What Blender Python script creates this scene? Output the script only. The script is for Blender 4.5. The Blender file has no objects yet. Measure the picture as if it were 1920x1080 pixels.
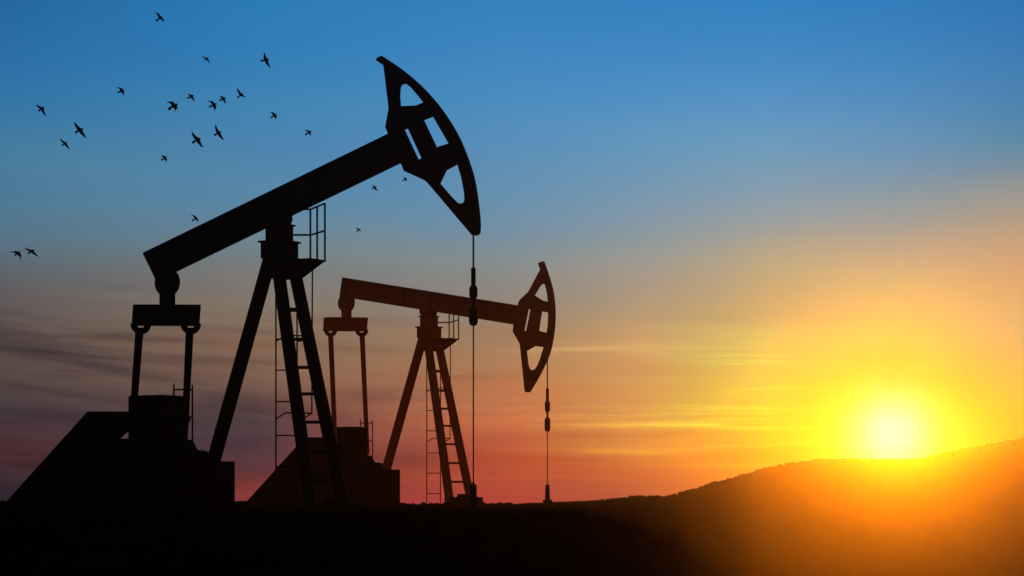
import bpy, bmesh, math, random
from mathutils import Vector, noise
from mathutils.geometry import tessellate_polygon

S = bpy.context.scene
C = S.collection
R = math.radians
F = 960.0 / math.tan(R(12.0))          # focal length in photo pixels (24 degree lens)
YH = 948.0                             # eye level row in the photo

# ------------------------------------------------------------------ camera
cam_d = bpy.data.cameras.new('camera')
cam_d.sensor_width = 36.0
cam_d.lens = 18.0 / math.tan(R(12.0))
cam_d.shift_y = (YH - 540.0) / 1920.0
cam_d.clip_start = 0.1
cam_d.clip_end = 20000.0
cam = bpy.data.objects.new('camera', cam_d)
C.objects.link(cam)
cam.rotation_euler = (R(90), 0, 0)
S.camera = cam
S.render.resolution_x, S.render.resolution_y = 1024, 576
S.view_settings.view_transform = 'Standard'
S.view_settings.look = 'None'
S.view_settings.exposure = 0.0
S.view_settings.gamma = 1.0
S.cycles.use_denoising = True
S.cycles.volume_bounces = 0
S.cycles.max_bounces = 4

# ------------------------------------------------------------------ sky
SUN_PX, SUN_PY = 1672.0, 815.0
SUN_AZ = math.atan((SUN_PX - 960) / F)
SUN_EL = math.atan((YH - SUN_PY) / F * math.cos(SUN_AZ))
def lin(c):
    c = c / 255.0
    return c / 12.92 if c <= 0.04045 else ((c + 0.055) / 1.055) ** 2.4
def lc(rgb): return (lin(rgb[0]), lin(rgb[1]), lin(rgb[2]), 1.0)
def az_of(px): return math.atan((px - 960) / F)
def el_of(py): return math.atan((YH - py) / F)

world = bpy.data.worlds.new('World')
S.world = world
world.use_nodes = True
nt = world.node_tree
nt.nodes.clear()
L = nt.links
def N(t, **k):
    n = nt.nodes.new(t)
    for a, v in k.items(): setattr(n, a, v)
    return n
def put(sock, v):
    if isinstance(v, bpy.types.NodeSocket): L.new(v, sock)
    else: sock.default_value = v
def M(op, a, b=0.0, c=0.0, clamp=False):
    n = N('ShaderNodeMath', operation=op, use_clamp=clamp)
    put(n.inputs[0], a); put(n.inputs[1], b); put(n.inputs[2], c)
    return n.outputs[0]
def MR(v, a, b, c=0.0, d=1.0, mode='LINEAR'):
    n = N('ShaderNodeMapRange', interpolation_type=mode, clamp=True)
    put(n.inputs[0], v); put(n.inputs[1], a); put(n.inputs[2], b); put(n.inputs[3], c); put(n.inputs[4], d)
    return n.outputs[0]
def MIX(f, a, b, bt='MIX'):
    n = N('ShaderNodeMix', data_type='RGBA', blend_type=bt, clamp_factor=True)
    put(n.inputs[0], f); put(n.inputs[6], a); put(n.inputs[7], b)
    return n.outputs[2]
def SCALE(col, f):
    n = N('ShaderNodeVectorMath', operation='SCALE')
    put(n.inputs[0], col); put(n.inputs['Scale'], f)
    return n.outputs[0]

tc = N('ShaderNodeTexCoord')
sx = N('ShaderNodeSeparateXYZ'); L.new(tc.outputs['Generated'], sx.inputs[0])
AZ = M('ARCTAN2', sx.outputs[0], sx.outputs[1])
EL = M('ARCSINE', sx.outputs[2])
EL_MAX = el_of(-60)
ELN = MR(EL, 0.0, EL_MAX)

SKY_COLS = {   # scene-linear colour of the sky by bearing column and height
 0: {-60:(0.0139, 0.1218, 0.3278), 0:(0.0154, 0.1313, 0.3155), 100:(0.0206, 0.1526, 0.4085), 200:(0.0294, 0.1745, 0.3836), 300:(0.0537, 0.2002, 0.3573), 400:(0.0783, 0.1916, 0.2996), 470:(0.093, 0.18, 0.2431), 510:(0.1067, 0.127, 0.1402), 560:(0.1186, 0.101, 0.1082), 620:(0.1103, 0.0825, 0.0708), 700:(0.0934, 0.063, 0.0492), 780:(0.0365, 0.0335, 0.0506), 850:(0.0986, 0.0283, 0.0272), 900:(0.0247, 0.0175, 0.0328), 948:(0, 0.0145, 0.0244)},
 480: {-60:(0.0175, 0.1708, 0.4341), 0:(0.0211, 0.2005, 0.4718), 100:(0.0284, 0.2039, 0.4789), 200:(0.044, 0.227, 0.4531), 300:(0.0721, 0.2285, 0.4251), 400:(0.0992, 0.25, 0.3823), 470:(0.1572, 0.2229, 0.2439), 520:(0.186, 0.1864, 0.1861), 580:(0.2188, 0.1795, 0.1283), 650:(0.2437, 0.1458, 0.0908), 720:(0.1823, 0.1074, 0.0787), 780:(0.0691, 0.0534, 0.0575), 850:(0.0027, 0.0221, 0.0499), 900:(0.1721, 0.0333, 0.0298), 948:(0.2492, 0.0342, 0.0445)},
 960: {-60:(0.0246, 0.2034, 0.491), 0:(0.0273, 0.2129, 0.5063), 100:(0.0414, 0.2431, 0.5458), 200:(0.0601, 0.263, 0.5273), 300:(0.092, 0.2714, 0.4817), 400:(0.13, 0.2873, 0.4208), 470:(0.1892, 0.2658, 0.299), 520:(0.2127, 0.2539, 0.2483), 590:(0.2676, 0.2218, 0.1599), 650:(0.3404, 0.2108, 0.1084), 720:(0.4577, 0.2026, 0.0853), 780:(0.5576, 0.1504, 0.0661), 830:(0.3871, 0.0555, 0.0332), 880:(0.4038, 0.0518, 0.0228), 948:(0.3857, 0.0177, 0.0406)},
 1200: {-60:(0.0227, 0.2026, 0.4969), 0:(0.0239, 0.213, 0.5274), 100:(0.0368, 0.2422, 0.5571), 200:(0.0603, 0.2754, 0.5574), 300:(0.1, 0.3043, 0.4978), 400:(0.1675, 0.3074, 0.4059), 470:(0.2188, 0.3077, 0.3048), 520:(0.2698, 0.2788, 0.2591), 590:(0.3491, 0.307, 0.18), 650:(0.5195, 0.3237, 0.1346), 720:(0.5019, 0.3158, 0.1083), 790:(0.4638, 0.2558, 0.0678), 840:(0.3677, 0.1867, 0.0395), 880:(0.3644, 0.0576, 0.028), 948:(0.0241, 0, 0.0414)},
 1440: {-60:(0.0175, 0.1981, 0.491), 0:(0.0129, 0.211, 0.5325), 100:(0.0308, 0.2462, 0.5549), 200:(0.0614, 0.2854, 0.5701), 300:(0.1045, 0.3272, 0.4905), 400:(0.167, 0.3211, 0.3914), 450:(0.2537, 0.33, 0.2691), 500:(0.3058, 0.3613, 0.2162), 560:(0.3116, 0.3324, 0.1746), 600:(0.2786, 0.3635, 0.1503), 650:(0.2526, 0.4898, 0.1085), 720:(0.0848, 0.4848, 0.0682), 790:(0.0028, 0.4778, 0.0298), 850:(0, 0.1236, 0.0105), 948:(0, 0, 0.0107)},
 1672: {-60:(0.0159, 0.1838, 0.4677), 0:(0.0146, 0.195, 0.5085), 100:(0.0207, 0.2264, 0.5292), 200:(0.04, 0.2594, 0.5319), 300:(0.0685, 0.284, 0.4768), 400:(0.1456, 0.3087, 0.3213), 470:(0.234, 0.3162, 0.2364), 520:(0.2748, 0.3711, 0.2207), 590:(0.1191, 0.4025, 0.1275), 650:(0, 0.3033, 0.0886), 720:(0, 0, 0), 790:(0, 0, 0), 850:(0, 0, 0), 900:(0, 0, 0), 948:(0, 0, 0)},
 1920: {-60:(0.0128, 0.1585, 0.4125), 0:(0.0097, 0.1733, 0.4725), 100:(0.019, 0.1899, 0.4697), 200:(0.0359, 0.2176, 0.4474), 300:(0.0285, 0.2256, 0.3911), 400:(0.2742, 0.3088, 0.2393), 450:(0.3767, 0.3138, 0.2194), 500:(0.4713, 0.3371, 0.1764), 560:(0.4565, 0.3461, 0.1592), 600:(0.396, 0.3845, 0.1764), 650:(0.2042, 0.3594, 0.1301), 720:(0, 0.3543, 0.0898), 790:(0, 0.328, 0.0242), 850:(0, 0, 0.0238), 948:(0, 0, 0.0044)},
}
def ramp(stops):
    n = N('ShaderNodeValToRGB')
    cr = n.color_ramp
    cr.interpolation = 'B_SPLINE'
    items = sorted(((el_of(py) / EL_MAX, c) for py, c in stops.items()))
    cr.elements[0].position, cr.elements[0].color = items[0][0], (*items[0][1], 1)
    cr.elements[1].position, cr.elements[1].color = items[-1][0], (*items[-1][1], 1)
    for p, c in items[1:-1]:
        e = cr.elements.new(p); e.color = (*c, 1)
    return n

# slow warp so the bands are never ruler-straight
def noise_tex(vec, scale, detail=4.0, rough=0.55):
    n = N('ShaderNodeTexNoise')
    L.new(vec, n.inputs['Vector'])
    n.inputs['Scale'].default_value = scale
    n.inputs['Detail'].default_value = detail
    n.inputs['Roughness'].default_value = rough
    return n.outputs[0]
def comb(x, y, z=0.0):
    n = N('ShaderNodeCombineXYZ'); put(n.inputs[0], x); put(n.inputs[1], y); put(n.inputs[2], z)
    return n.outputs[0]
WARP = M('SUBTRACT', noise_tex(comb(M('MULTIPLY', AZ, 12.0), M('MULTIPLY', EL, 40.0), 3.1), 1.0, 3.0), 0.5)
ELW = M('ADD', EL, M('MULTIPLY', WARP, 0.010))
ELNW = MR(ELW, 0.0, EL_MAX)
keys = sorted(SKY_COLS)
sky_col = None
for k in keys:
    r = ramp(SKY_COLS[k]); L.new(ELNW, r.inputs[0])
    if sky_col is None: sky_col = r.outputs[0]
    else:
        p = keys[keys.index(k) - 1]
        sky_col = MIX(MR(AZ, az_of(p), az_of(k), mode='LINEAR'), sky_col, r.outputs[0])

clear_sky = sky_col
# thin drawn-out cloud: dark mauve streaks low on the left, bright ones low near the sun
def streaks(seed, fx, fy, tilt, lo, hi):
    e = M('ADD', EL, M('MULTIPLY', AZ, tilt))
    v = comb(M('MULTIPLY', AZ, fx), M('MULTIPLY', M('ADD', e, M('MULTIPLY', WARP, 0.006)), fy), seed)
    return MR(noise_tex(v, 1.0, 5.0, 0.6), lo, hi, mode='SMOOTHSTEP')
low_band = M('MULTIPLY', MR(EL, el_of(480), el_of(640), mode='SMOOTHSTEP'), 1.0)
left_w = MR(AZ, az_of(900), az_of(350), mode='SMOOTHSTEP')
mid_w = M('MULTIPLY', MR(AZ, az_of(500), az_of(1050), mode='SMOOTHSTEP'), MR(AZ, az_of(1640), az_of(1350), mode='SMOOTHSTEP'))
d1 = M('MULTIPLY', streaks(7.3, 6.0, 75.0, 0.09, 0.45, 0.70), M('MULTIPLY', low_band, left_w))
sky_col = MIX(M('MULTIPLY', d1, 0.9), sky_col, MIX(1.0, sky_col, lc((172, 178, 198)), 'MULTIPLY'))
d3 = M('MULTIPLY', streaks(23.1, 9.0, 120.0, 0.10, 0.48, 0.74), M('MULTIPLY', low_band, left_w))
sky_col = MIX(M('MULTIPLY', d3, 0.6), sky_col, MIX(1.0, sky_col, (1.30, 1.24, 1.05, 1.0), 'MULTIPLY'))
d2 = M('MULTIPLY', streaks(2.9, 7.0, 90.0, 0.05, 0.5, 0.75), M('MULTIPLY', MR(EL, el_of(560), el_of(700), mode='SMOOTHSTEP'), M('MAXIMUM', mid_w, left_w)))
sky_col = MIX(M('MULTIPLY', d2, 0.7), sky_col, MIX(1.0, sky_col, lc((255, 214, 190)), 'MULTIPLY'))
b1 = M('MULTIPLY', streaks(11.7, 7.0, 210.0, 0.0, 0.5, 0.72), M('MULTIPLY', MR(EL, el_of(600), el_of(700), mode='SMOOTHSTEP'), M('MAXIMUM', mid_w, M('MULTIPLY', left_w, 0.25))))
sky_col = MIX(M('MULTIPLY', b1, 0.9), sky_col, MIX(1.0, sky_col, (1.3, 1.55, 1.05, 1.0), 'MULTIPLY'))

d4 = M('MULTIPLY', streaks(31.4, 5.0, 34.0, 0.07, 0.42, 0.75), M('MULTIPLY', MR(EL, el_of(90), el_of(330), mode='SMOOTHSTEP'), MR(EL, el_of(620), el_of(520), mode='SMOOTHSTEP')))
sky_col = MIX(M('MULTIPLY', d4, 0.55), sky_col, MIX(1.0, sky_col, (1.30, 1.13, 0.98, 1.0), 'MULTIPLY'))
def bank(px, py, w, h, tilt, col, amt):
    """one separate streak of cloud at its own bearing and height in the sky"""
    global sky_col
    a = M('SUBTRACT', AZ, az_of(px))
    e = M('SUBTRACT', M('ADD', EL, M('MULTIPLY', WARP, 0.0045)), el_of(py))
    e = M('ADD', e, M('MULTIPLY', a, tilt))
    q = M('ADD', M('POWER', M('ABSOLUTE', M('DIVIDE', a, w / F)), 2.0), M('POWER', M('ABSOLUTE', M('DIVIDE', e, h / F)), 2.0))
    g = M('POWER', 2.718, M('MULTIPLY', q, -1.0))
    rag = noise_tex(comb(M('MULTIPLY', AZ, 26.0), M('MULTIPLY', M('ADD', EL, M('MULTIPLY', AZ, tilt)), 230.0), px), 1.0, 5.0, 0.6)
    g = M('MULTIPLY', g, MR(rag, 0.28, 0.52))
    sky_col = MIX(M('MULTIPLY', g, amt), sky_col, MIX(1.0, sky_col, (*col, 1.0), 'MULTIPLY'))
DARKER = (0.50, 0.50, 0.64)
for b in [(225, 634, 90, 9, 0.05, DARKER, .95), (330, 640, 70, 7, 0.05, DARKER, .5), (70, 634, 100, 5, 0.05, (0.66, 0.62, 0.78), .8),
          (70, 668, 120, 11, 0.06, DARKER, .7), (190, 692, 130, 13, 0.16, (0.46, 0.48, 0.62), .95), (330, 675, 60, 8, 0.08, (0.62, 0.56, 0.72), .8),
          (420, 680, 90, 10, 0.05, (0.62, 0.55, 0.68), .7), (100, 735, 160, 9, 0.12, (0.6, 0.55, 0.65), .7),
          (60, 785, 200, 24, 0.05, (0.52, 0.5, 0.66), .8), (330, 792, 170, 14, 0.08, (0.6, 0.56, 0.7), .7), (450, 832, 150, 15, 0.0, (0.55, 0.6, 0.72), .85),
          (480, 745, 110, 12, 0.02, (0.6, 0.55, 0.66), .6), (705, 745, 100, 20, 0.0, (0.55, 0.5, 0.75), .75), (740, 862, 110, 16, 0.0, (0.5, 0.5, 0.75), .8),
          (460, 912, 70, 14, 0.0, (1.35, 0.9, 0.95), .7), (30, 918, 120, 12, 0.0, (0.55, 0.6, 0.8), .8), (60, 872, 150, 12, 0.04, (1.3, 0.95, 0.9), .7),
          (620, 600, 160, 10, 0.02, (0.8, 0.72, 0.7), .7), (640, 655, 170, 9, 0.03, (0.78, 0.7, 0.72), .7), (800, 620, 130, 10, 0.0, (1.2, 1.02, 0.85), .6),
          (880, 705, 130, 9, 0.0, (0.78, 0.7, 0.75), .7), (860, 790, 120, 10, 0.0, (1.25, 1.25, 0.95), .6), (1000, 758, 130, 8, 0.0, (0.86, 0.75, 0.8), .7),
          (1080, 657, 130, 4.5, -0.03, (1.45, 1.5, 1.3), .8), (1240, 648, 160, 5, 0.02, (1.25, 1.2, 1.1), .5), (1200, 690, 150, 14, 0.0, (0.85, 0.75, 0.75), .6),
          (1330, 800, 210, 6, 0.05, (1.35, 1.7, 1.2), .75), (1160, 797, 120, 3.5, 0.0, (1.35, 1.5, 1.1), .8), (1130, 846, 120, 5, 0.0, (1.4, 2.0, 1.1), .85),
          (1340, 871, 140, 3, 0.0, (1.2, 2.0, 1.1), .7), (1080, 815, 80, 8, 0.0, (0.8, 0.65, 0.85), .7), (1080, 862, 110, 7, 0.0, (0.8, 0.6, 0.9), .7),
          (1240, 815, 110, 7, 0.0, (0.85, 0.7, 0.8), .6), (1000, 902, 80, 7, 0.0, (0.75, 0.7, 1.0), .7), (960, 930, 90, 5, 0.0, (0.8, 0.7, 1.0), .6),
          (1500, 620, 260, 16, 0.04, (1.12, 1.1, 1.05), .6), (1350, 600, 150, 12, 0.02, (0.88, 0.85, 0.9), .6), (1760, 690, 120, 8, 0.0, (1.1, 1.15, 1.0), .5)]:
    bank(*b)

# the sun's own aureole in the sky
SD = Vector((math.sin(SUN_AZ) * math.cos(SUN_EL), math.cos(SUN_AZ) * math.cos(SUN_EL), math.sin(SUN_EL)))
dp = N('ShaderNodeVectorMath', operation='DISTANCE')
L.new(tc.outputs['Generated'], dp.inputs[0]); dp.inputs[1].default_value = SD
ANG = M('MULTIPLY', dp.outputs['Value'], F)          # distance from the sun, in photo pixels
def gauss(w, p=2.0):
    return M('POWER', 2.718, M('MULTIPLY', M('POWER', M('DIVIDE', ANG, w), p), -1.0))
aur = None
GLOW = [(62.0, 2.0, (0.2, 0.22, 0.68))]
for w, p, col in GLOW:
    t = SCALE(col[:3], gauss(w, p))
    if aur is None: aur = t
    else:
        n = N('ShaderNodeVectorMath', operation='ADD'); L.new(aur, n.inputs[0]); L.new(t, n.inputs[1]); aur = n.outputs[0]
n = N('ShaderNodeVectorMath', operation='ADD'); L.new(sky_col, n.inputs[0]); L.new(aur, n.inputs[1])
west = n.outputs[0]

# away from the sunset the sky is the ordinary dim dusk sky
st = N('ShaderNodeTexSky', sky_type='NISHITA')
st.sun_disc = False
st.sun_elevation = SUN_EL
st.sun_rotation = SUN_AZ
dusk = SCALE(st.outputs[0], 0.05)
w_az = MR(M('ABSOLUTE', AZ), R(14), R(40), 1.0, 0.0, 'SMOOTHSTEP')
w_el = MR(EL, EL_MAX, R(21), 1.0, 0.0, 'SMOOTHSTEP')
full = MIX(M('MULTIPLY', w_az, w_el), dusk, west)
bg = N('ShaderNodeBackground'); L.new(full, bg.inputs[0]); bg.inputs[1].default_value = 1.0
ow = N('ShaderNodeOutputWorld'); L.new(bg.outputs[0], ow.inputs[0])

# ------------------------------------------------------------------ sun
sun_d = bpy.data.lights.new('sun', 'SUN')
sun_d.energy = 0.55
sun_d.angle = R(0.5)
sun_d.color = (1.0, 0.215, 0.002)
sun = bpy.data.objects.new('sun', sun_d); C.objects.link(sun)
LD = Vector((SD.x, SD.y, SD.z + 32.0 / F))
sun.rotation_euler = LD.to_track_quat('Z', 'Y').to_euler()
HAZE_DENSITY, HAZE_G = 1.5e-4, 0.957

# ------------------------------------------------------------------ materials
def material(name, base, rough, spec=0.3, bump=0.0, scale=6.0, var=0.35, metal=0.0):
    m = bpy.data.materials.new(name); m.use_nodes = True
    t = m.node_tree; b = t.nodes['Principled BSDF']
    b.inputs['Roughness'].default_value = rough
    b.inputs['Specular IOR Level'].default_value = spec
    b.inputs['Metallic'].default_value = metal
    co = t.nodes.new('ShaderNodeTexCoord')
    nz = t.nodes.new('ShaderNodeTexNoise'); nz.inputs['Scale'].default_value = scale; nz.inputs['Detail'].default_value = 6.0
    t.links.new(co.outputs['Object'], nz.inputs['Vector'])
    rp = t.nodes.new('ShaderNodeValToRGB')
    rp.color_ramp.elements[0].position = 0.35; rp.color_ramp.elements[1].position = 0.68
    rp.color_ramp.elements[0].color = tuple(c * (1 - var) for c in base) + (1,)
    rp.color_ramp.elements[1].color = tuple(min(1, c * (1 + var)) for c in base) + (1,)
    t.links.new(nz.outputs[0], rp.inputs[0]); t.links.new(rp.outputs[0], b.inputs['Base Color'])
    if bump:
        bp = t.nodes.new('ShaderNodeBump'); bp.inputs['Strength'].default_value = bump; bp.inputs['Distance'].default_value = 0.05
        t.links.new(nz.outputs[0], bp.inputs['Height']); t.links.new(bp.outputs[0], b.inputs['Normal'])
    return m
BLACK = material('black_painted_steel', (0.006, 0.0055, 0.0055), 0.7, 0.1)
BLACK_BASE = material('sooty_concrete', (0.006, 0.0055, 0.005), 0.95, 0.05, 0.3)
HAZE_TINTED = material('haze_tinted_steel', (0.78, 0.125, 0.03), 0.8, 0.1, scale=3.0, var=0.08)  # reddish haze veil of the farther machine, painted into its base colour
HAZE_TINTED_BASE = material('dark_haze_tinted_steel', (0.10, 0.02, 0.008), 0.9, 0.05, 0.3, scale=3.0, var=0.25)  # same veil painted in darker, as it fades towards the ground
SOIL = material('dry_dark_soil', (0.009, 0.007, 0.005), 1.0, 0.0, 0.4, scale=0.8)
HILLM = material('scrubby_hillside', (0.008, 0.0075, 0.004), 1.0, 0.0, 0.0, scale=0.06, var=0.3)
LEAF = material('scrub_leaf', (0.018, 0.022, 0.009), 1.0, 0.0, 0.0, scale=0.5)
STRAW = material('dry_grass', (0.012, 0.010, 0.006), 1.0, 0.0, 0.0, scale=0.5)
FEATHER = material('black_feather', (0.012, 0.012, 0.014), 0.8, 0.1)

# ------------------------------------------------------------------ mesh helpers
def link(name, bm, mat, parent=None, bevel=0.0, smooth=False):
    bmesh.ops.recalc_face_normals(bm, faces=bm.faces)
    me = bpy.data.meshes.new(name)
    bm.to_mesh(me); bm.free()
    if mat: me.materials.append(mat)
    if smooth:
        for p in me.polygons: p.use_smooth = True
    o = bpy.data.objects.new(name, me)
    C.objects.link(o)
    if parent: o.parent = parent
    if bevel:
        b = o.modifiers.new('soft_edges', 'BEVEL'); b.width = bevel; b.segments = 2; b.limit_method = 'ANGLE'
    return o
def tag(o, label=None, cat=None, group=None, kind=None):
    if label: o['label'] = label
    if cat: o['category'] = cat
    if group: o['group'] = group
    if kind: o['kind'] = kind
    return o
def add_prism(bm, loops, y0, y1):
    """loops: outline first, then holes, as (x, z); pulled straight along y"""
    flat = [p for lp in loops for p in lp]
    tris = tessellate_polygon([[Vector((p[0], p[1], 0)) for p in lp] for lp in loops])
    a = [bm.verts.new((p[0], y0, p[1])) for p in flat]
    b = [bm.verts.new((p[0], y1, p[1])) for p in flat]
    for t in tris:
        try:
            bm.faces.new([a[i] for i in t]); bm.faces.new([b[i] for i in reversed(t)])
        except ValueError: pass
    k = 0
    for lp in loops:
        n = len(lp)
        for i in range(n):
            j = (i + 1) % n
            try: bm.faces.new((a[k + i], a[k + j], b[k + j], b[k + i]))
            except ValueError: pass
        k += n
def add_tube(bm, p0, p1, r0, r1=None, n=12):
    p0, p1 = Vector(p0), Vector(p1); r1 = r0 if r1 is None else r1
    ax = (p1 - p0).normalized()
    s = ax.cross(Vector((0, 0, 1)) if abs(ax.z) < 0.9 else Vector((1, 0, 0))).normalized(); t = ax.cross(s)
    ra, rb = [], []
    for i in range(n):
        c, d = math.cos(2 * math.pi * i / n), math.sin(2 * math.pi * i / n)
        ra.append(bm.verts.new(p0 + (s * c + t * d) * r0)); rb.append(bm.verts.new(p1 + (s * c + t * d) * r1))
    for i in range(n):
        j = (i + 1) % n
        bm.faces.new((ra[i], ra[j], rb[j], rb[i]))
    bm.faces.new(ra[::-1]); bm.faces.new(rb)
def add_path(bm, pts, r, n=8):
    for a, b in zip(pts, pts[1:]): add_tube(bm, a, b, r, r, n)
def add_box(bm, x0, x1, y0, y1, z0, z1):
    add_prism(bm, [[(x0, z0), (x1, z0), (x1, z1), (x0, z1)]], y0, y1)
def add_lathe(bm, axis_x, axis_y, prof, n=20):
    rings = []
    for r, z in prof:
        rings.append([bm.verts.new((axis_x + r * math.cos(2 * math.pi * i / n), axis_y + r * math.sin(2 * math.pi * i / n), z)) for i in range(n)])
    for a, b in zip(rings, rings[1:]):
        for i in range(n):
            j = (i + 1) % n
            bm.faces.new((a[i], a[j], b[j], b[i]))
    bm.faces.new(rings[0][::-1]); bm.faces.new(rings[-1])

# ------------------------------------------------------------------ terrain
def interp(x, pts):
    if x <= pts[0][0]: return pts[0][1]
    for (a, u), (b, v) in zip(pts, pts[1:]):
        if x <= b:
            t = (x - a) / (b - a); t2 = t * t * (3 - 2 * t)
            return u + (v - u) * (0.5 * t + 0.5 * t2)
    return pts[-1][1]
CREST = [(-2400, 940), (-300, 944), (0, 943.5), (440, 944), (700, 948), (840, 949.5), (940, 949.5), (1000, 944.5), (1060, 942.5), (1100, 940.5), (1160, 936.5), (1190, 933), (1215, 932.5), (1245, 933.5),
         (1300, 920), (1345, 906), (1395, 893), (1440, 880), (1480, 872), (1515, 867), (1545, 864), (1600, 863), (1680, 864.5), (1725, 864), (1760, 857), (1800, 850), (1850, 842), (1920, 831), (2050, 829), (2300, 835), (2900, 880), (4000, 940)]
DIST = [(940, 165), (1060, 165), (1120, 172), (1220, 192), (1340, 400), (1440, 760), (1550, 1100), (1680, 1400), (1920, 1420), (2600, 1420), (4000, 900)]
CREST_SOFT = [(-2400, 944), (900, 946), (1100, 942), (1250, 932), (1450, 880), (1600, 864), (1750, 858), (2000, 831), (2300, 835), (2900, 880), (4000, 940)]
DIP = [(1080, 0.0), (1180, 0.25), (1260, 0.9), (1350, 3.4), (1450, 8.0), (1600, 13.0), (1900, 18.0), (2600, 12.0), (4000, 2.0)]
RISE = [(1060, .19), (1200, .22), (1420, .36)]
def ground_z(r, az, rough=True):
    a = max(-1.25, min(1.25, az))
    px = 960 + F * math.tan(a)
    D = interp(px, DIST); ce = (YH - interp(px, CREST)) / F * math.cos(a)
    zc = D * ce; dip = interp(px, DIP)
    if r <= D:
        q = r / D
        b = max(0.0, min(1.0, (q - 0.72) / 0.26)); b = b * b * (3 - 2 * b)
        zc = zc * b + (1 - b) * D * (YH - interp(px, CREST_SOFT)) / F * math.cos(a)
        k = min(1.0, q / interp(px, RISE)); base = -1.75 + (1.62 + min(0, zc)) * (k * k * (3 - 2 * k))
        up = max(0.0, (q - 0.36) / 0.64); up = up * up * (3 - 2 * up) if dip < .4 else up ** 1.35
        z = base + (zc + 0.13 - min(0, zc)) * up
        z -= dip * math.sin(math.pi * min(1.0, q) ** 0.75) ** 1.5
    else:
        t = min(1.0, (r - D) / (0.8 * D + 150)); t = t * t * (3 - 2 * t)
        z = zc + (min(-4.0, zc - 5) - zc) * t
    if abs(az) > 1.25: z += (-3.0 - z) * min(1, (abs(az) - 1.25) / 0.8) * min(1, r / 200)
    if rough and r > 5:
        x, y = r * math.sin(az), r * math.cos(az)
        z += 0.00035 * min(r, 120) * max(0.0, 1 - r / 260) * noise.noise(Vector((x * 0.05, y * 0.05, 1.0)))
        z += 0.0006 * max(0, min(r, 900) - 200) * noise.noise(Vector((x * 0.006, y * 0.006, 5.0))) * 0.25 * min(1, max(0, (r / D - .3)) * 2) * (1 if r < D * .97 else .25)
    return z
az_list = [R(-180 + 4 * i) for i in range(0, 41)] + [R(-19 + .5 * i) for i in range(0, 12)]
az_list += [R(-13.0 + 0.065 * i) for i in range(0, 401)]
az_list += [R(13.5 + .5 * i) for i in range(0, 12)] + [R(20 + 4 * i) for i in range(0, 41)]
az_list = sorted(set(az_list))
az_list = [a for a in az_list if a < R(179.9)]
qs = [0.004 * 1.0] + [0.012 * (1.075 ** i) for i in range(0, 56)]
qs = [q for q in qs if q < 0.5] + [0.5 + 0.007 * i for i in range(0, 73)] + [1.02, 1.04, 1.07, 1.12, 1.2, 1.35, 1.6, 2.0, 2.6]
def build_terrain():
    def dcol(a):
        a = max(-1.25, min(1.25, a)); return interp(960 + F * math.tan(a), DIST)
    bg_, bh = bmesh.new(), bmesh.new()
    grid = [[(min(q * dcol(a), 1500 + 12 * q)) for q in qs] + [1560.0] for a in az_list]
    cache = {}
    def vert(bm, i, j):
        k = (id(bm), i, j)
        if k not in cache:
            r, a = grid[i][j], az_list[i]
            cache[k] = bm.verts.new((r * math.sin(a), r * math.cos(a), ground_z(r, a)))
        return cache[k]
    n = len(az_list)
    HILL0 = az_of(1120)
    for i in range(n):
        i2 = (i + 1) % n
        for j in range(len(qs)):
            q = qs[min(j, len(qs) - 1)]
            hill = HILL0 <= az_list[i] < R(60) and 0.40 < q
            bm = bh if hill else bg_
            bm.faces.new((vert(bm, i, j), vert(bm, i2, j), vert(bm, i2, j + 1), vert(bm, i, j + 1)))
    bm = bg_
    c = bm.verts.new((0, 0, ground_z(0, 0)))
    for i in range(n): bm.faces.new((vert(bm, i, 0), c, vert(bm, (i + 1) % n, 0)))
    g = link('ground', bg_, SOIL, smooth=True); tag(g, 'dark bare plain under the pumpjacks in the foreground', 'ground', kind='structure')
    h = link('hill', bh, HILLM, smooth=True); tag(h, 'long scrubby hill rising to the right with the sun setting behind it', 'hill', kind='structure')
build_terrain()
rnd = random.Random(5)

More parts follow.
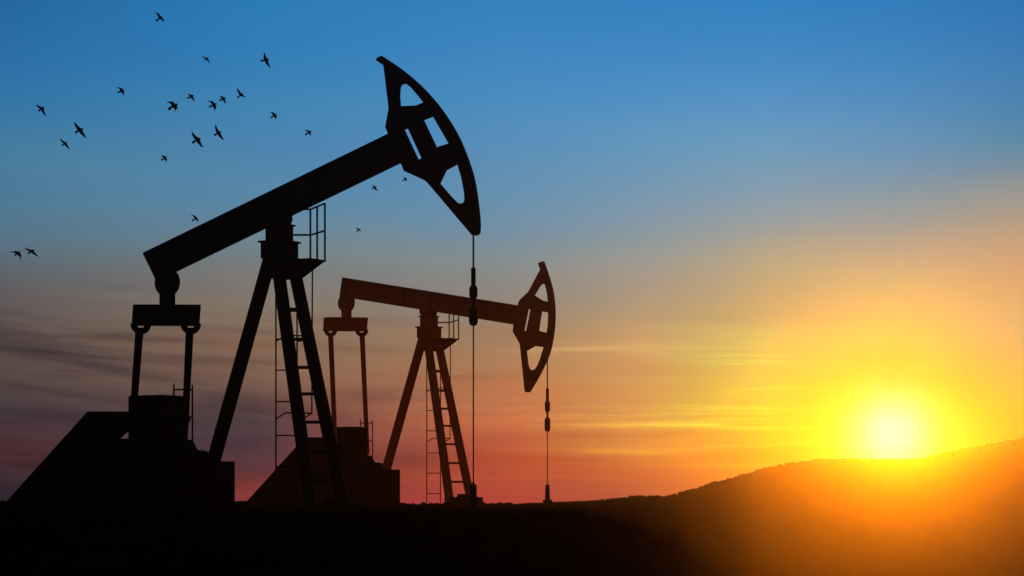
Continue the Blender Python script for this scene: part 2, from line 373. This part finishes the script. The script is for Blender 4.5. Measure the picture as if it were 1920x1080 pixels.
def add_bush(bm, x, y, z, s, n, tall=1.0):
    for _ in range(n):
        u = Vector((rnd.gauss(0, 1), rnd.gauss(0, 1), rnd.gauss(0, 1))).normalized()
        rr = 0.75 * rnd.random() ** 0.5
        c = Vector((x + u.x * s * rr, y + u.y * s * rr, z + max(-0.1, (0.45 + u.z * 0.55 * rr)) * s * tall))
        a = Vector((rnd.gauss(0, 1), rnd.gauss(0, 1), rnd.gauss(0, 1))).normalized()
        b = a.orthogonal().normalized(); l = s * rnd.uniform(0.42, 0.75)
        vs = [bm.verts.new(c + a * l), bm.verts.new(c + b * l * 0.75), bm.verts.new(c - a * l), bm.verts.new(c - b * l * 0.75)]
        bm.faces.new(vs)
def scatter_scrub():
    bm = bmesh.new()
    # the ridge of the hill, bushier towards the right
    for _ in range(1900):
        px = rnd.uniform(1120, 2100)
        a = az_of(px); D = interp(px, DIST)
        r = D * rnd.uniform(0.982, 1.004)
        thick = interp(px, [(1100, .18), (1300, .28), (1500, .45), (1700, .42), (1760, .75), (1920, 1.05)])
        patch = 0.5 + 0.9 * noise.noise(Vector((px * 0.035, 0.0, 4.0)))
        if rnd.random() > patch + 0.35: continue
        s = thick * (0.4 + 1.3 * rnd.random() ** 2) * (D / 900) ** 0.75 * 1.6
        add_bush(bm, r * math.sin(a), r * math.cos(a), ground_z(r, a) - 0.1 * s, s, 13)
    o = link('hill_scrub', bm, LEAF)
    tag(o, 'low dark scrub covering the hill and fringing its ridge', 'scrub', kind='stuff')
    bm = bmesh.new()
    for _ in range(5200):                      # tufts along the brow of the plain
        px = rnd.uniform(-250, 1120)
        a = az_of(px); D = interp(px, DIST)
        r = D * (1.0 - abs(rnd.gauss(0, 0.10)))
        if r < 20: continue
        patch = 0.45 + 1.0 * noise.noise(Vector((px * 0.03, 2.0, 9.0)))
        if rnd.random() > patch + 0.4: continue
        s = rnd.uniform(0.05, 0.19) * (1.0 if px < 960 else 0.5)
        add_bush(bm, r * math.sin(a), r * math.cos(a), ground_z(r, a) - 0.02, s, 8)
    for _ in range(2500):                      # loose tufts on the near plain
        a = rnd.uniform(R(-14), R(5)); r = rnd.uniform(18, 150)
        s = rnd.uniform(0.04, 0.10)
        add_bush(bm, r * math.sin(a), r * math.cos(a), ground_z(r, a) - 0.02, s, 6)
    o = link('grass', bm, STRAW)
    tag(o, 'short dry grass tufts along the brow of the dark plain', 'grass', kind='stuff')
scatter_scrub()

# ------------------------------------------------------------------ pumpjacks
PSI = R(30.0)
CS, SN = math.cos(PSI), math.sin(PSI)
class Frame:
    """turns a photo point lying in the machine's own vertical plane (offset d across it) into the machine's local metres"""
    def __init__(s, px, dist, zb, sim=None):
        s.sim = sim
        if sim: px = sim(px, 0)[0]
        s.O = ((px - 960) / F * dist, dist); s.zb = zb; s.dist = dist
    def raw(s, px, py, d=0.0):
        rx, rz = (px - 960) / F, (YH - py) / F
        t = (s.O[0] * SN + s.O[1] * CS + d) / (rx * SN + CS)
        x, y = t * rx - s.O[0], t - s.O[1]
        return Vector((x * CS - y * SN, d, t * rz - s.zb))
    def st(s, px, py, d=0.0):                # fixed structure: both machines are the same model
        if s.sim: px, py = s.sim(px, py)
        return s.raw(px, py, d)
    def xz(s, pts, d=0.0, fixed=False):
        f = s.st if fixed else s.raw
        return [(v.x, v.z) for v in (f(p[0], p[1], d) for p in pts)]
    def box(s, bm, x0, x1, y0, y1, d0, d1):  # outline x0..x1 includes the depth d0..d1 seen at an angle
        a, b = s.st(x0, y1, d0), s.st(x1, y0, d1)
        zt, zl = s.st((x0 + x1) / 2, y0, 0).z, s.st((x0 + x1) / 2, y1, 0).z
        if b.x - a.x < 0.08:
            m = (a.x + b.x) / 2; a.x, b.x = m - 0.04, m + 0.04
        add_box(bm, a.x, b.x, d0, d1, zl, zt)
def catmull(pts, n=6):
    out = []
    for i in range(len(pts) - 1):
        p0, p1, p2, p3 = pts[max(0, i - 1)], pts[i], pts[i + 1], pts[min(len(pts) - 1, i + 2)]
        for k in range(n):
            t = k / n
            out.append(tuple(0.5 * ((2 * p1[c]) + (-p0[c] + p2[c]) * t + (2 * p0[c] - 5 * p1[c] + 4 * p2[c] - p3[c]) * t * t + (-p0[c] + 3 * p1[c] - 3 * p2[c] + p3[c]) * t ** 3) for c in (0, 1)))
    out.append(pts[-1])
    return out

def pumpjack(fr, spec, mat, base_mat, label, k):
    root = bpy.data.objects.new('pumpjack', None); C.objects.link(root)
    root.location = (fr.O[0], fr.O[1], fr.zb); root.rotation_euler = (0, 0, -PSI)
    tag(root, label, 'pumpjack', 'pumpjacks of the oil field')
    st, raw = fr.st, fr.raw
    PXM = F / fr.dist                        # photo pixels per metre here
    # --- walking beam: web and two flanges
    tl, tr, br, bl = spec['beam']
    hw = 0.17; dx = hw * SN * PXM
    sg = 1 if tr[1] < tl[1] else -1
    sh = lambda p, s: (p[0] + s * sg * dx, p[1])
    bm = bmesh.new()
    TL, TR, BR, BL = sh(tl, 1), sh(tr, 1), sh(br, -1), sh(bl, -1)
    up = 5.0 * k
    def along(p, q, l):
        n = math.hypot(q[0] - p[0], q[1] - p[1]); return (p[0] + (q[0] - p[0]) / n * l, p[1] + (q[1] - p[1]) / n * l)
    if sg > 0: BL = along(BL, BR, 2.2 * dx)
    else: TL = along(TL, TR, 2.2 * dx)
    add_prism(bm, [fr.xz([TL, TR, (TR[0], TR[1] + up), (TL[0], TL[1] + up)])], -hw, hw)
    add_prism(bm, [fr.xz([(BL[0], BL[1] - up), (BR[0], BR[1] - up), BR, BL])], -hw, hw)
    add_prism(bm, [fr.xz([tl, tr, br, bl])], -0.06, 0.06)
    for t in (0.02, 0.2, 0.35, 0.5, 0.66, 0.82):   # web stiffeners
        a = fr.xz([(TL[0] + (TR[0] - TL[0]) * t, TL[1] + (TR[1] - TL[1]) * t + up), (BL[0] + (BR[0] - BL[0]) * t, BL[1] + (BR[1] - BL[1]) * t - up)])
        add_prism(bm, [[(a[0][0] - .02, a[0][1]), (a[0][0] + .02, a[0][1]), (a[1][0] + .02, a[1][1]), (a[1][0] - .02, a[1][1])]], -0.15, 0.15)
    link('walking_beam', bm, mat, root, 0.006)
    # --- horse head
    conv = spec['conv']
    outer = [conv(p) for p in spec['outline']] + catmull([conv(p) for p in spec['arc']])
    holes = []
    for h in spec['holes']:
        holes.append([conv(p) for p in h])
    bm = bmesh.new()
    add_prism(bm, [fr.xz(outer)] + [fr.xz(h) for h in holes], -0.05, 0.05)
    head = link('horse_head', bm, mat, root)
    arc = catmull([conv(p) for p in spec['arc']])
    w = 0.16; dxr = w * SN * PXM
    ins = []
    for i, p in enumerate(arc):              # the curved cable track, wider than the plate
        a, b = arc[max(0, i - 1)], arc[min(len(arc) - 1, i + 1)]
        tx, ty = b[0] - a[0], b[1] - a[1]; l = math.hypot(tx, ty) or 1
        nx, ny = ty / l, -tx / l
        if nx > 0: nx, ny = -nx, -ny
        ins.append((p[0] + nx * 8 * k, p[1] + ny * 8 * k))
    m = len(arc); lo, hi = int(m * .06), int(m * .94)
    strip = [(p[0] - dxr, p[1]) for p in arc[lo:hi]] + [(p[0] - dxr, p[1]) for p in ins[lo:hi]][::-1]
    bm = bmesh.new(); add_prism(bm, [fr.xz(strip)], -w, w)
    link('cable_track', bm, mat, head)
    # --- bearings
    bm = bmesh.new(); c = st(522, 408)
    add_tube(bm, (c.x, -0.32, c.z), (c.x, 0.32, c.z), 0.245, n=28)
    link('saddle_bearing', bm, mat, root, 0.01)
    bm = bmesh.new(); c = raw(*spec['knob']); rk = spec['knob_r'] / PXM
    add_tube(bm, (c.x, -0.08, c.z), (c.x, 0.08, c.z), rk, n=32)
    nx0, nx1, ny0, ny1 = spec['neck']
    q = fr.xz([(nx0 + 4 * k, ny0), (nx1 - 4 * k, ny0), (nx1 - 4 * k, ny1), (nx0 + 4 * k, ny1)])
    add_prism(bm, [q], -0.12, 0.12)
    link('tail_bearing', bm, mat, root, 0.01)
    # --- equalizer beam lying across the machine, a shackle and a pitman arm at each end
    ex0, ex1, ey0, ey1 = spec['equalizer']
    pit = spec['pitman']
    half = ((pit[1][0][0] - pit[0][0][0]) / 2) / (SN * PXM)
    ed = half + 0.06
    a, b = raw(ex0, ey0, -ed), raw(ex1, ey0, ed)
    zt, zl = raw((ex0 + ex1) / 2, ey0).z, raw((ex0 + ex1) / 2, ey1).z
    bm = bmesh.new()
    vs = []
    for ey, dxx in ((ey0, 0.0), (ey1, -0.05)):
        zn, zf = raw(ex0, ey, -ed).z, raw(ex1, ey, ed).z      # it rocks a little on its bearing
        vs.append([bm.verts.new((x, y, z)) for x, y, z in ((a.x + dxx, -ed, zn), (b.x + dxx, -ed, zn), (b.x + dxx, ed, zf), (a.x + dxx, ed, zf))])
    bm.faces.new(vs[0]); bm.faces.new(vs[1][::-1])
    for i in range(4): bm.faces.new((vs[0][i], vs[0][(i + 1) % 4], vs[1][(i + 1) % 4], vs[1][i]))
    eq = link('equalizer', bm, mat, root, 0.01)
    for side, (p_top, p_bot) in zip((-1, 1), pit):
        d = side * half
        sx0, sx1, sy0, sy1 = spec['slots'][0 if side < 0 else 1]
        cx = (sx0 + sx1) / 2; rr = 17.5 * k
        ring = [(cx + rr * math.cos(t), sy0 - 4 * k + rr * 1.15 * math.sin(t)) for t in [math.pi * i / 16 for i in range(17)]]
        hole = [(sx0, sy0), (sx1, sy0), (sx1, sy1), (sx0, sy1)]
        bm = bmesh.new(); add_prism(bm, [fr.xz(ring, d), fr.xz(hole, d)], d - 0.05, d + 0.05)
        link('shackle', bm, mat, eq)
        t, e = raw(p_top[0], p_top[1], d), raw(p_bot[0], p_bot[1], d)
        bm = bmesh.new(); add_tube(bm, t, e, 7.8 * k / PXM, 6.6 * k / PXM, 16)
        link('pitman_arm', bm, mat, root)
        # crank hanging on the gearbox shaft, met by the pitman
        sh_ = st(295, 783, d); pin = e
        bm = bmesh.new()
        ax = (Vector((pin.x, 0, pin.z)) - Vector((sh_.x, 0, sh_.z)))
        if ax.length < 0.35: ax = Vector((0, 0, -0.9)); 
        ax.normalize(); nn = Vector((-ax.z, 0, ax.x)) * 0.13
        s0 = Vector((sh_.x, 0, sh_.z)); s1 = s0 + ax * 0.95
        dd = d - side * 0.2
        add_prism(bm, [[((s0 + nn).x, (s0 + nn).z), ((s0 - nn).x, (s0 - nn).z), ((s1 - nn * 1.6).x, (s1 - nn * 1.6).z), ((s1 + nn * 1.6).x, (s1 + nn * 1.6).z)]], dd - 0.08, dd + 0.08)
        add_tube(bm, (sh_.x, dd, sh_.z), (sh_.x, 0, sh_.z), 0.09)
        add_tube(bm, (pin.x, dd, pin.z), (pin.x, d, pin.z), 0.08)
        link('crank_arm', bm, base_mat, root, 0.01)
    # --- gearbox
    bm = bmesh.new(); fr.box(bm, 239, 347.5, 742, 832, -0.5, 0.5)
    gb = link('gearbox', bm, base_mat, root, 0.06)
    bm = bmesh.new(); dS = 0.30
    for pts in ([(325.9, 720), (325.9, 744)], [(360.8, 722), (360.8, 830)], [(325.9, 730.5), (360.8, 730.5)], [(347, 781.5), (360.8, 781.5)]):
        add_path(bm, [st(p[0], p[1], dS) for p in pts], 0.024)
    link('service_rail', bm, mat, root)
    # --- sloping belt guard at the tail
    bm = bmesh.new(); tg = 0.22; e = tg * SN * 70
    add_prism(bm, [fr.xz([(165 + e, 772), (262, 772), (250, 792), (223.5 - e, 823), (110, 968), (-12 + e, 968)], 0, True)], -tg, tg)
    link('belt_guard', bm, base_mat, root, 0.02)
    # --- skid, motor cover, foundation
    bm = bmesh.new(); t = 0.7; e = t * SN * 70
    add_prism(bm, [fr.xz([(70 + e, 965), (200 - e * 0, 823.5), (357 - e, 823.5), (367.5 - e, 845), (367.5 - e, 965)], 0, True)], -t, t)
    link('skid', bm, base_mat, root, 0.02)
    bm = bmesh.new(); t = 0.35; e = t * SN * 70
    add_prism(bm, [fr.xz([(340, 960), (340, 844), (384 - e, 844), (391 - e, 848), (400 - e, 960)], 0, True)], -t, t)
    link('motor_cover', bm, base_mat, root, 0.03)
    bm = bmesh.new(); fr.box(bm, 320, 440.7, 864.7, 968, -0.75, 0.75)
    link('foundation_block', bm, base_mat, root, 0.015)
    bm = bmesh.new(); fr.box(bm, 568, 680, 944, 975, -1.0, 1.0); fr.box(bm, 604, 642, 935, 946, -0.25, 0.25)
    link('front_footing', bm, base_mat, root, 0.015)
    # --- samson post: one rear leg, two front legs
    bm = bmesh.new(); add_tube(bm, st(506, 485), st(375, 955), 0.185, 0.195, 18); link('leg', bm, mat, root)
    hb, ht = 30 / (SN * 70), 15 / (SN * 70)
    for x0, x1, s in ((523.5, 584, -1), (554.5, 645.5, 1)):
        bm = bmesh.new()
        p, q = st(x0, 518, s * ht), st(x1, 958, s * hb)
        add_tube(bm, p, q, 0.172, 0.178, 18); link('leg', bm, mat, root)
    for y in (582, 636, 689, 738.5, 791.5, 846, 900):
        bm = bmesh.new()
        f = (y - 518) / 440.0; hh = ht + (hb - ht) * f
        a = st(523.5 + (584 - 523.5) * f, y, -hh); b = st(554.5 + (645.5 - 554.5) * f, y, hh)
        add_tube(bm, a, b, 0.043, n=8)
        link('cross_rung', bm, mat, root)
    # --- post head, boxes and caps
    bm = bmesh.new()
    fr.box(bm, 497.5, 550, 423, 456, -0.28, 0.28); fr.box(bm, 492, 554.5, 421, 424.5, -0.3, 0.3)
    fr.box(bm, 483, 564.5, 452.5, 456, -0.42, 0.42); fr.box(bm, 488.5, 559.5, 455.5, 486, -0.40, 0.40)
    fr.box(bm, 494, 566, 484, 522, -0.42, 0.42)
    link('post_head', bm, mat, root, 0.006)
    # --- platform with railing
    bm = bmesh.new(); t = 0.12; e = t * SN * 70
    add_prism(bm, [fr.xz([(535, 487.5), (611 - e, 487.5), (567 - e, 521), (535, 521)], 0, True)], -t, t)
    fr.box(bm, 545, 611, 487, 490, -0.36, 0.36)
    pl = link('platform', bm, mat, root)
    bm = bmesh.new(); rr = 0.026
    for pts in ([(582, 393, .2), (582, 489, .2)], [(594.7, 388, 0), (594.7, 489, 0)], [(609.2, 381.5, -.25), (609.2, 489, -.25)],
                [(552, 392, .2), (582, 392.5, .2), (609.2, 381.5, -.25)], [(548, 440.5, .2), (583, 440.5, .2), (609.2, 432.5, -.25)]):
        add_path(bm, [st(p[0], p[1], p[2]) for p in pts], rr)
    link('railing', bm, mat, pl)
    # --- tall ladder with cage bars
    dl = 0.75
    bm = bmesh.new()
    for x in (517.3, 557): add_tube(bm, st(x, 505, dl), st(x, 962, dl), 0.022, n=8)
    for y in (520, 578, 636, 694, 753, 816.5, 875, 934): add_tube(bm, st(517.3, y, dl), st(557, y, dl), 0.018, n=8)
    ld = link('ladder', bm, mat, root)
    bm = bmesh.new()
    add_tube(bm, st(585.8, 500, dl - .5), st(584.6, 776, dl - .5), 0.02, n=8)
    for y in (639, 784):
        add_path(bm, [st(517.3, y + 1, dl), st(536, y - 10, dl - .45), st(584.6, y - 9, dl - .5), st(572, y - 1, dl - .3), st(557, y + 1, dl)], 0.02)
    link('safety_cage', bm, mat, ld)
    # --- bridle, carrier bar and polished rod hanging from the head
    X, yw, ys = spec['rod_x'], spec['wire_top'], spec['rod']
    P = lambda y: raw(X, y, 0.0)
    bm = bmesh.new(); add_tube(bm, P(yw), P(ys[0] + 2), 1.7 * k / PXM, n=8); link('bridle', bm, mat, root)
    c = P(ys[0]); Z = lambda y: P(y).z
    bm = bmesh.new(); g = k / PXM
    prof = [(2.0 * g, Z(ys[0])), (4.2 * g, Z(ys[0]) - .02), (4.2 * g, Z(ys[1])), (6.2 * g, Z(ys[1]) - .01), (7.4 * g, Z(ys[1]) - .07), (7.4 * g, Z(ys[2]) + .07), (5 * g, Z(ys[2])),
            (3.0 * g, Z(ys[2]) - .03), (3.0 * g, Z(ys[3]) + .03), (6 * g, Z(ys[3])), (8.2 * g, Z(ys[3]) - .09), (8.2 * g, Z(ys[4]) + .11), (6 * g, Z(ys[4]) + .02), (2.0 * g, Z(ys[4]))]
    add_lathe(bm, c.x, 0.0, prof); link('carrier_bar', bm, mat, root, smooth=False)
    bm = bmesh.new(); add_tube(bm, P(ys[4] - 2), P(ys[5] + 6), 1.25 * k / PXM, n=8); link('polished_rod', bm, mat, root)
    return root

cm = lambda p: (680 + p[0] / 2.842, 80 + p[1] / 2.842)
near_spec = dict(
    beam=((269.4, 474.4), (735, 248.5), (757, 302), (294.5, 526)),
    conv=cm,
    outline=[(605, 1028), (585, 1025), (345, 742), (335, 735), (225, 685), (205, 637), (140, 488), (125, 450), (143, 350), (115, 118), (82, 95)],
    arc=[(100, 70), (130, 89), (215, 148), (310, 229), (400, 328), (470, 428), (525, 529), (575, 659), (601, 760), (618, 880), (625, 960), (623, 1010), (616, 1022)],
    holes=[[(200, 340), (195, 290), (198, 240), (205, 225), (220, 218), (238, 222), (260, 238), (300, 285), (328, 320), (290, 335)],
           [(220, 463), (244, 454), (318, 616), (297, 629)],
           [(323, 412), (378, 392), (462, 538), (393, 560)],
           [(410, 750), (443, 680), (508, 645), (530, 720), (545, 800), (547, 840), (540, 855), (522, 860), (500, 850), (470, 820)]],
    knob=(313.7, 529.5), knob_r=27.0, neck=(299.7, 327.8, 535, 573),
    equalizer=(249, 377, 571, 611), pitman=(((261.4, 622), (247, 812)), ((355.5, 622), (346, 826))),
    slots=((256.7, 271.4, 610.6, 614.5), (350, 365, 610.6, 614.5)),
    rod_x=887.6, wire_top=438, rod=(501.5, 536, 560, 578.5, 611, 908))
c2 = lambda p: (950 + p[0] / 4.0, 480 + p[1] / 4.0)
far_spec = dict(
    beam=((642.8, 520), (975, 573), (966, 609), (637.6, 556)),
    conv=c2,
    outline=[(172, 1022), (145, 1022), (138, 1010), (102, 660), (48, 565), (55, 515), (88, 372), (90, 350), (105, 325), (165, 270), (262, 88), (248, 48)],
    arc=[(278, 40), (287, 62), (312, 135), (340, 230), (358, 330), (364, 450), (358, 550), (345, 640), (325, 725), (295, 800), (240, 910), (182, 1008)],
    holes=[[(208, 295), (240, 240), (258, 215), (275, 208), (292, 215), (303, 240), (312, 345), (265, 332)],
           [(162, 398), (183, 398), (151, 562), (129, 560)],
           [(262, 415), (315, 425), (312, 520), (302, 577), (240, 560)],
           [(148, 712), (212, 675), (280, 684), (258, 760), (235, 820), (215, 850), (192, 858), (172, 848), (160, 815)]],
    knob=(649.4, 568), knob_r=17.6, neck=(640.2, 659, 572, 597),
    equalizer=(607, 690.3, 595.2, 620.8), pitman=(((620, 628), (629, 845)), ((679, 628), (689, 850))),
    slots=((615.3, 624.4, 620.8, 623.2), (673.8, 682.7, 620.8, 623.2)),
    rod_x=1026.4, wire_top=668, rod=(727.8, 752, 772, 784, 809.5, 909.5))
D1 = 64.5
fr1 = Frame(520, D1, -0.10)
fr2 = Frame(520, D1 / 0.65, -0.08, lambda x, y: (860.4 + 0.65 * (x - 610), 635.6 + 0.65 * (y - 488)))
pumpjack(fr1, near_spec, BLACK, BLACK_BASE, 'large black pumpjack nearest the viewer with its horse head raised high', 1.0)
pumpjack(fr2, far_spec, HAZE_TINTED, HAZE_TINTED_BASE, 'smaller haze-tinted brown pumpjack standing behind the black one, head tilted down', 0.65)

def wellhead(fr, px, rows, scale, mat, label):
    w = fr.raw(px, rows[0], 0.0)
    x = fr.O[0] + w.x * CS; y = fr.O[1] - w.x * SN
    root = bpy.data.objects.new('wellhead', None); C.objects.link(root)
    zb = ground_z(math.hypot(x, y), math.atan2(x, y)) - 0.02
    root.location = (x, y, zb)
    tag(root, label, 'wellhead', 'wellheads under the pumpjacks')
    top = w.z + fr.zb - zb
    r = 6.8 * scale
    bm = bmesh.new(); add_lathe(bm, 0, 0, [(r * .55, top), (r * .9, top - .02), (r * .9, top * .62), (r, top * .62 - .01), (r, top * .3), (r, 0.0)][::-1]); link('casing_head', bm, mat, root)
    bm = bmesh.new(); add_lathe(bm, 0, 0, [(r * 1.5, 0.0), (r * 1.5, top * .22), (r * 1.95, top * .221), (r * 1.95, top * .34)] if rows[1] else [(r * 1.25, 0), (r * 1.25, .12)]); link('flange', bm, mat, root)
    bm = bmesh.new(); add_lathe(bm, 0, 0, [(r * .35, top - .05), (r * .35, top + .05)]); link('stuffing_box', bm, mat, root)
wellhead(fr1, 887.5, (908, False), D1 / F, BLACK, 'black wellhead pipe below the raised horse head of the nearer pumpjack')
wellhead(fr2, 1026.5, (909.5, True), D1 / 0.65 / F * 0.65, HAZE_TINTED_BASE, 'small flanged wellhead below the lowered head of the farther pumpjack')

# ------------------------------------------------------------------ birds
BIRDS = [  # tip, wrist, head, centre, tail, wrist, tip, distance, label
 ((70.2,197.2),None,(82.8,201),(78.9,203.9),(72.2,207),None,(85.6,217.2),84,'bird with bent wings, topmost of the three at the left edge of the flock'),
 ((141.1,230),None,(155.6,241.4),(150,243.9),(141.7,248),None,(161.7,257.8),76,'large bird gliding on long straight wings, middle of the three at far left'),
 ((114.2,260.9),None,(125.8,266.7),(122.2,269.1),(116.7,272.2),None,(130.9,278.9),86,'small bird gliding on straight wings, lowest of the three at far left'),
 ((291.7,25.6),(298.3,25.6),(303.3,31.7),(300,33.3),(293.3,39.1),(307.2,36.1),(305.6,40.9),84,'bird flying highest of the whole flock, short curved wings'),
 ((380,106.7),None,(391,108.3),(387.8,109.4),(383.9,112.8),None,(393.9,117.6),104,'tiny bird high in the blue, second highest after the topmost pair'),
 ((314,192.9),(324.4,190.7),(332.9,195.6),(325.9,198.2),(317,204.4),(332.9,200.7),(326.7,209.3),74,'stout bird with broad hooked wings, left end of the middle row'),
 ((351.9,178.1),(358.5,177),(363,178.5),(358.5,181.5),(351.6,183.4),(364,185.2),(363.7,191.9),86,'bird with one wing hanging straight down, second from left in the middle row'),
 ((390.7,190.8),(400,190.1),(405.9,194.4),(400.7,197),(393.3,199.7),(405.9,201.5),(400,207.7),80,'bird with crescent curved wings at the centre of the middle row'),
 ((411.9,182.5),(417.8,180.7),(422.7,183),(418.5,185.9),(412.1,187.7),(423.3,188.9),(421.2,196.3),88,'small bird with a long drooping wing, close right of the crescent winged bird'),
 ((445.5,166.2),None,(455.6,176.3),(451.9,177.8),(445.9,182.5),None,(460,180.7),86,'bird with one long wing raised steeply, right end of the middle row'),
 ((361,248.9),None,(375.6,259.6),(370.4,261.5),(361.5,267),None,(380.7,275.9),76,'large bird gliding on straight slanted wings, left of the pair below the middle row'),
 ((404.9,235.3),None,(414.4,247.1),(409.3,249.2),(402.2,253.3),None,(420,261.9),76,'large bird with long bowed wings, right of the pair below the middle row'),
 ((301.8,293.6),(308.1,291.6),(312.6,294),(308.6,296.3),(303,300),(313,297.8),(310,305.2),94,'small bird flying alone below the flock, left above the beam of the pumpjack'),
 ((497,100.6),None,(503.8,110.8),(498.5,112.5),(490.2,113.4),None,(507.3,126.6),76,'big bird with fanned tail and steep wings, high at the right of the flock'),
 ((506.4,212.3),(513.4,211),(519,214.6),(514.3,216.3),(509,220.4),(519.4,219),(515.2,223.9),94,'small bird with hooked wings at right, straight below the fan tailed bird'),
 ((572.4,245.4),(577.6,244),(583.8,245.7),(578.9,248.5),(573.2,252),(583.5,250.3),(581.2,255),100,'small bird with spread wings, nearest to the raised horse head on its left'),
 ((358.5,403.3),(366.7,404.8),(369.8,408.0),(366.7,409.2),(361.1,414),(371.5,410.7),(370.4,417.8),92,'bird flying just above the walking beam of the black pumpjack'),
 ((699.9,346.9),None,(705.7,350.2),(702.5,351.7),(698,354),None,(709,357.7),108,'tiny bird under the walking beam with straight slanted wings'),
 ((756.3,333.3),(759.5,332.7),(762.5,334),(759.5,335.9),(755.2,338.3),(763,336.5),(761.7,341.8),112,'tiny bird close under the lower corner of the raised horse head'),
 ((666.6,427.7),(670.7,427.3),(674.5,429.3),(672.3,430.5),(668.8,434.7),(676.3,431.8),(676,434.7),112,'tiny bird low between the railing and the raised horse head'),
 ((20,474.2),(30.8,470.4),(37.5,471.5),(33.3,475),(27.9,478.3),(39.2,476.7),(38.2,488.2),80,'bird with a wing pointing down, left of the low pair at the left edge'),
 ((48.3,465.4),None,(63.8,468.8),(59.6,470.8),(53.3,475),None,(71.7,480.8),82,'bird with outstretched wings, right of the low pair at the left edge'),
 ((220,164),(229.5,165.8),(232.5,168.2),(227.8,170.8),(221.5,172.7),(232.6,172),(231.7,181),88,'bird with one wing folded down, between the left trio and the middle row'),
]
def bird(tipA, wrA, head, cen, tail, wrB, tipB, dist, label):
    dist = float(dist)
    V = lambda p, dy=0.0: Vector(((p[0] - 960) / F * dist, dist + dy, (YH - p[1]) / F * dist))
    c0 = V(cen)
    v2 = lambda p: Vector(p)
    h, t, c = v2(head), v2(tail), v2(cen)
    ax = (h - t); Lb = ax.length; a = ax / Lb
    bm = bmesh.new()
    th = 0.02
    # body: a spindle from tail root to beak
    P0 = c - a * min(0.34 * Lb, (c - t).length * .75); P1 = h + a * 0.05 * Lb
    mpp = dist / F
    prof = [(0.0, .35), (.18, .75), (.4, 1.0), (.62, .92), (.78, .62), (.88, .62), (.95, .42), (1.0, .06)]
    rad = 0.14 * Lb * mpp + 0.012
    rings = []
    A3, B3 = V(P0, 0.02), V(P1, -0.02)
    d3 = (B3 - A3).normalized(); s3 = d3.cross(Vector((0, 1, 0))).normalized(); u3 = d3.cross(s3)
    for f, r in prof:
        cc = A3.lerp(B3, f) - c0
        rings.append([bm.verts.new(cc + (s3 * math.cos(k * math.pi / 5) + u3 * math.sin(k * math.pi / 5)) * rad * r) for k in range(10)])
    for ra, rb in zip(rings, rings[1:]):
        for k in range(10): bm.faces.new((ra[k], ra[(k + 1) % 10], rb[(k + 1) % 10], rb[k]))
    bm.faces.new(rings[0][::-1]); bm.faces.new(rings[-1])
    def sheet(pts, dys):
        n = len(pts)
        f = [bm.verts.new(V(p, dy - th) - c0) for p, dy in zip(pts, dys)]
        b = [bm.verts.new(V(p, dy + th) - c0) for p, dy in zip(pts, dys)]
        for tri in tessellate_polygon([[Vector((p[0], -p[1], 0)) for p in pts]]):
            bm.faces.new([f[i] for i in tri]); bm.faces.new([b[i] for i in reversed(tri)])
        for i in range(n): bm.faces.new((f[i], f[(i + 1) % n], b[(i + 1) % n], b[i]))
    for tip, wr, lift in ((tipA, wrA, -0.10), (tipB, wrB, 0.10)):
        T = v2(tip)
        T = T + (T - c) * 0.05
        w = T - c
        W = v2(wr) if wr else c + w * 0.48 + a * 0.10 * Lb
        rl, rt = c + a * 0.24 * Lb, c - a * (0.20 if wr else 0.22) * Lb
        ch = 0.42 * Lb
        pt = (W - c).normalized() * 0.04 * Lb
        trail = W * 0.62 + rt * 0.38 - a * ch * 0.6 + pt
        trail2 = W * 0.42 + T * 0.58 - a * ch * 0.5
        if wr:
            trail = c + (W - c) * 0.32 + (T - W) * 0.24 - a * 0.08 * Lb
            trail2 = W + (T - W) * 0.58 - (W - c) * 0.28
        tp = T - (T - W).normalized() * 0.0
        pr = Vector((-(T - W).y, (T - W).x)).normalized() * 0.07 * Lb
        pts = [rl, W, T + pr * .5, T - pr * .5, trail2, trail, rt]
        # keep the outline simple: order points as leading edge out, trailing edge back
        dys = [0, lift * .5, lift, lift, lift * .8, lift * .4, 0]
        sheet([tuple(p) for p in pts], dys)
    n2 = Vector((-a.y, a.x))
    tl_ = t - a * 0.07 * Lb
    sheet([tuple(P0 + a * .1 * Lb + n2 * .08 * Lb), tuple(tl_ + n2 * .17 * Lb), tuple(tl_ - a * .03 * Lb), tuple(tl_ - n2 * .17 * Lb), tuple(P0 + a * .1 * Lb - n2 * .08 * Lb)], [0.0, 0.03, 0.03, 0.03, 0.0])
    o = link('bird', bm, FEATHER)
    o.location = c0
    md = o.modifiers.new('one_skin', 'REMESH'); md.mode = 'VOXEL'; md.voxel_size = 0.008; md.use_smooth_shade = True
    tag(o, label, 'bird', 'flock of black birds in the evening sky')
for b in BIRDS: bird(*b)

# ------------------------------------------------------------------ haze
bm = bmesh.new()
bmesh.ops.create_cube(bm, size=1.0)
for v in bm.verts:
    v.co = (v.co.x * 3200.0, v.co.y * 3200.0, -26.0 if v.co.z < 0 else 41.0)
hz = link('haze', bm, None)
mh = bpy.data.materials.new('evening_haze'); mh.use_nodes = True
t = mh.node_tree; t.nodes.clear()
vo = t.nodes.new('ShaderNodeVolumePrincipled')
vo.inputs['Color'].default_value = (0.9, 0.9, 0.9, 1)
vo.inputs['Density'].default_value = HAZE_DENSITY
vo.inputs['Anisotropy'].default_value = HAZE_G
mo = t.nodes.new('ShaderNodeOutputMaterial')
t.links.new(vo.outputs[0], mo.inputs['Volume'])
hz.data.materials.append(mh)
tag(hz, 'thin warm evening haze glowing towards the low sun', 'haze', kind='stuff')
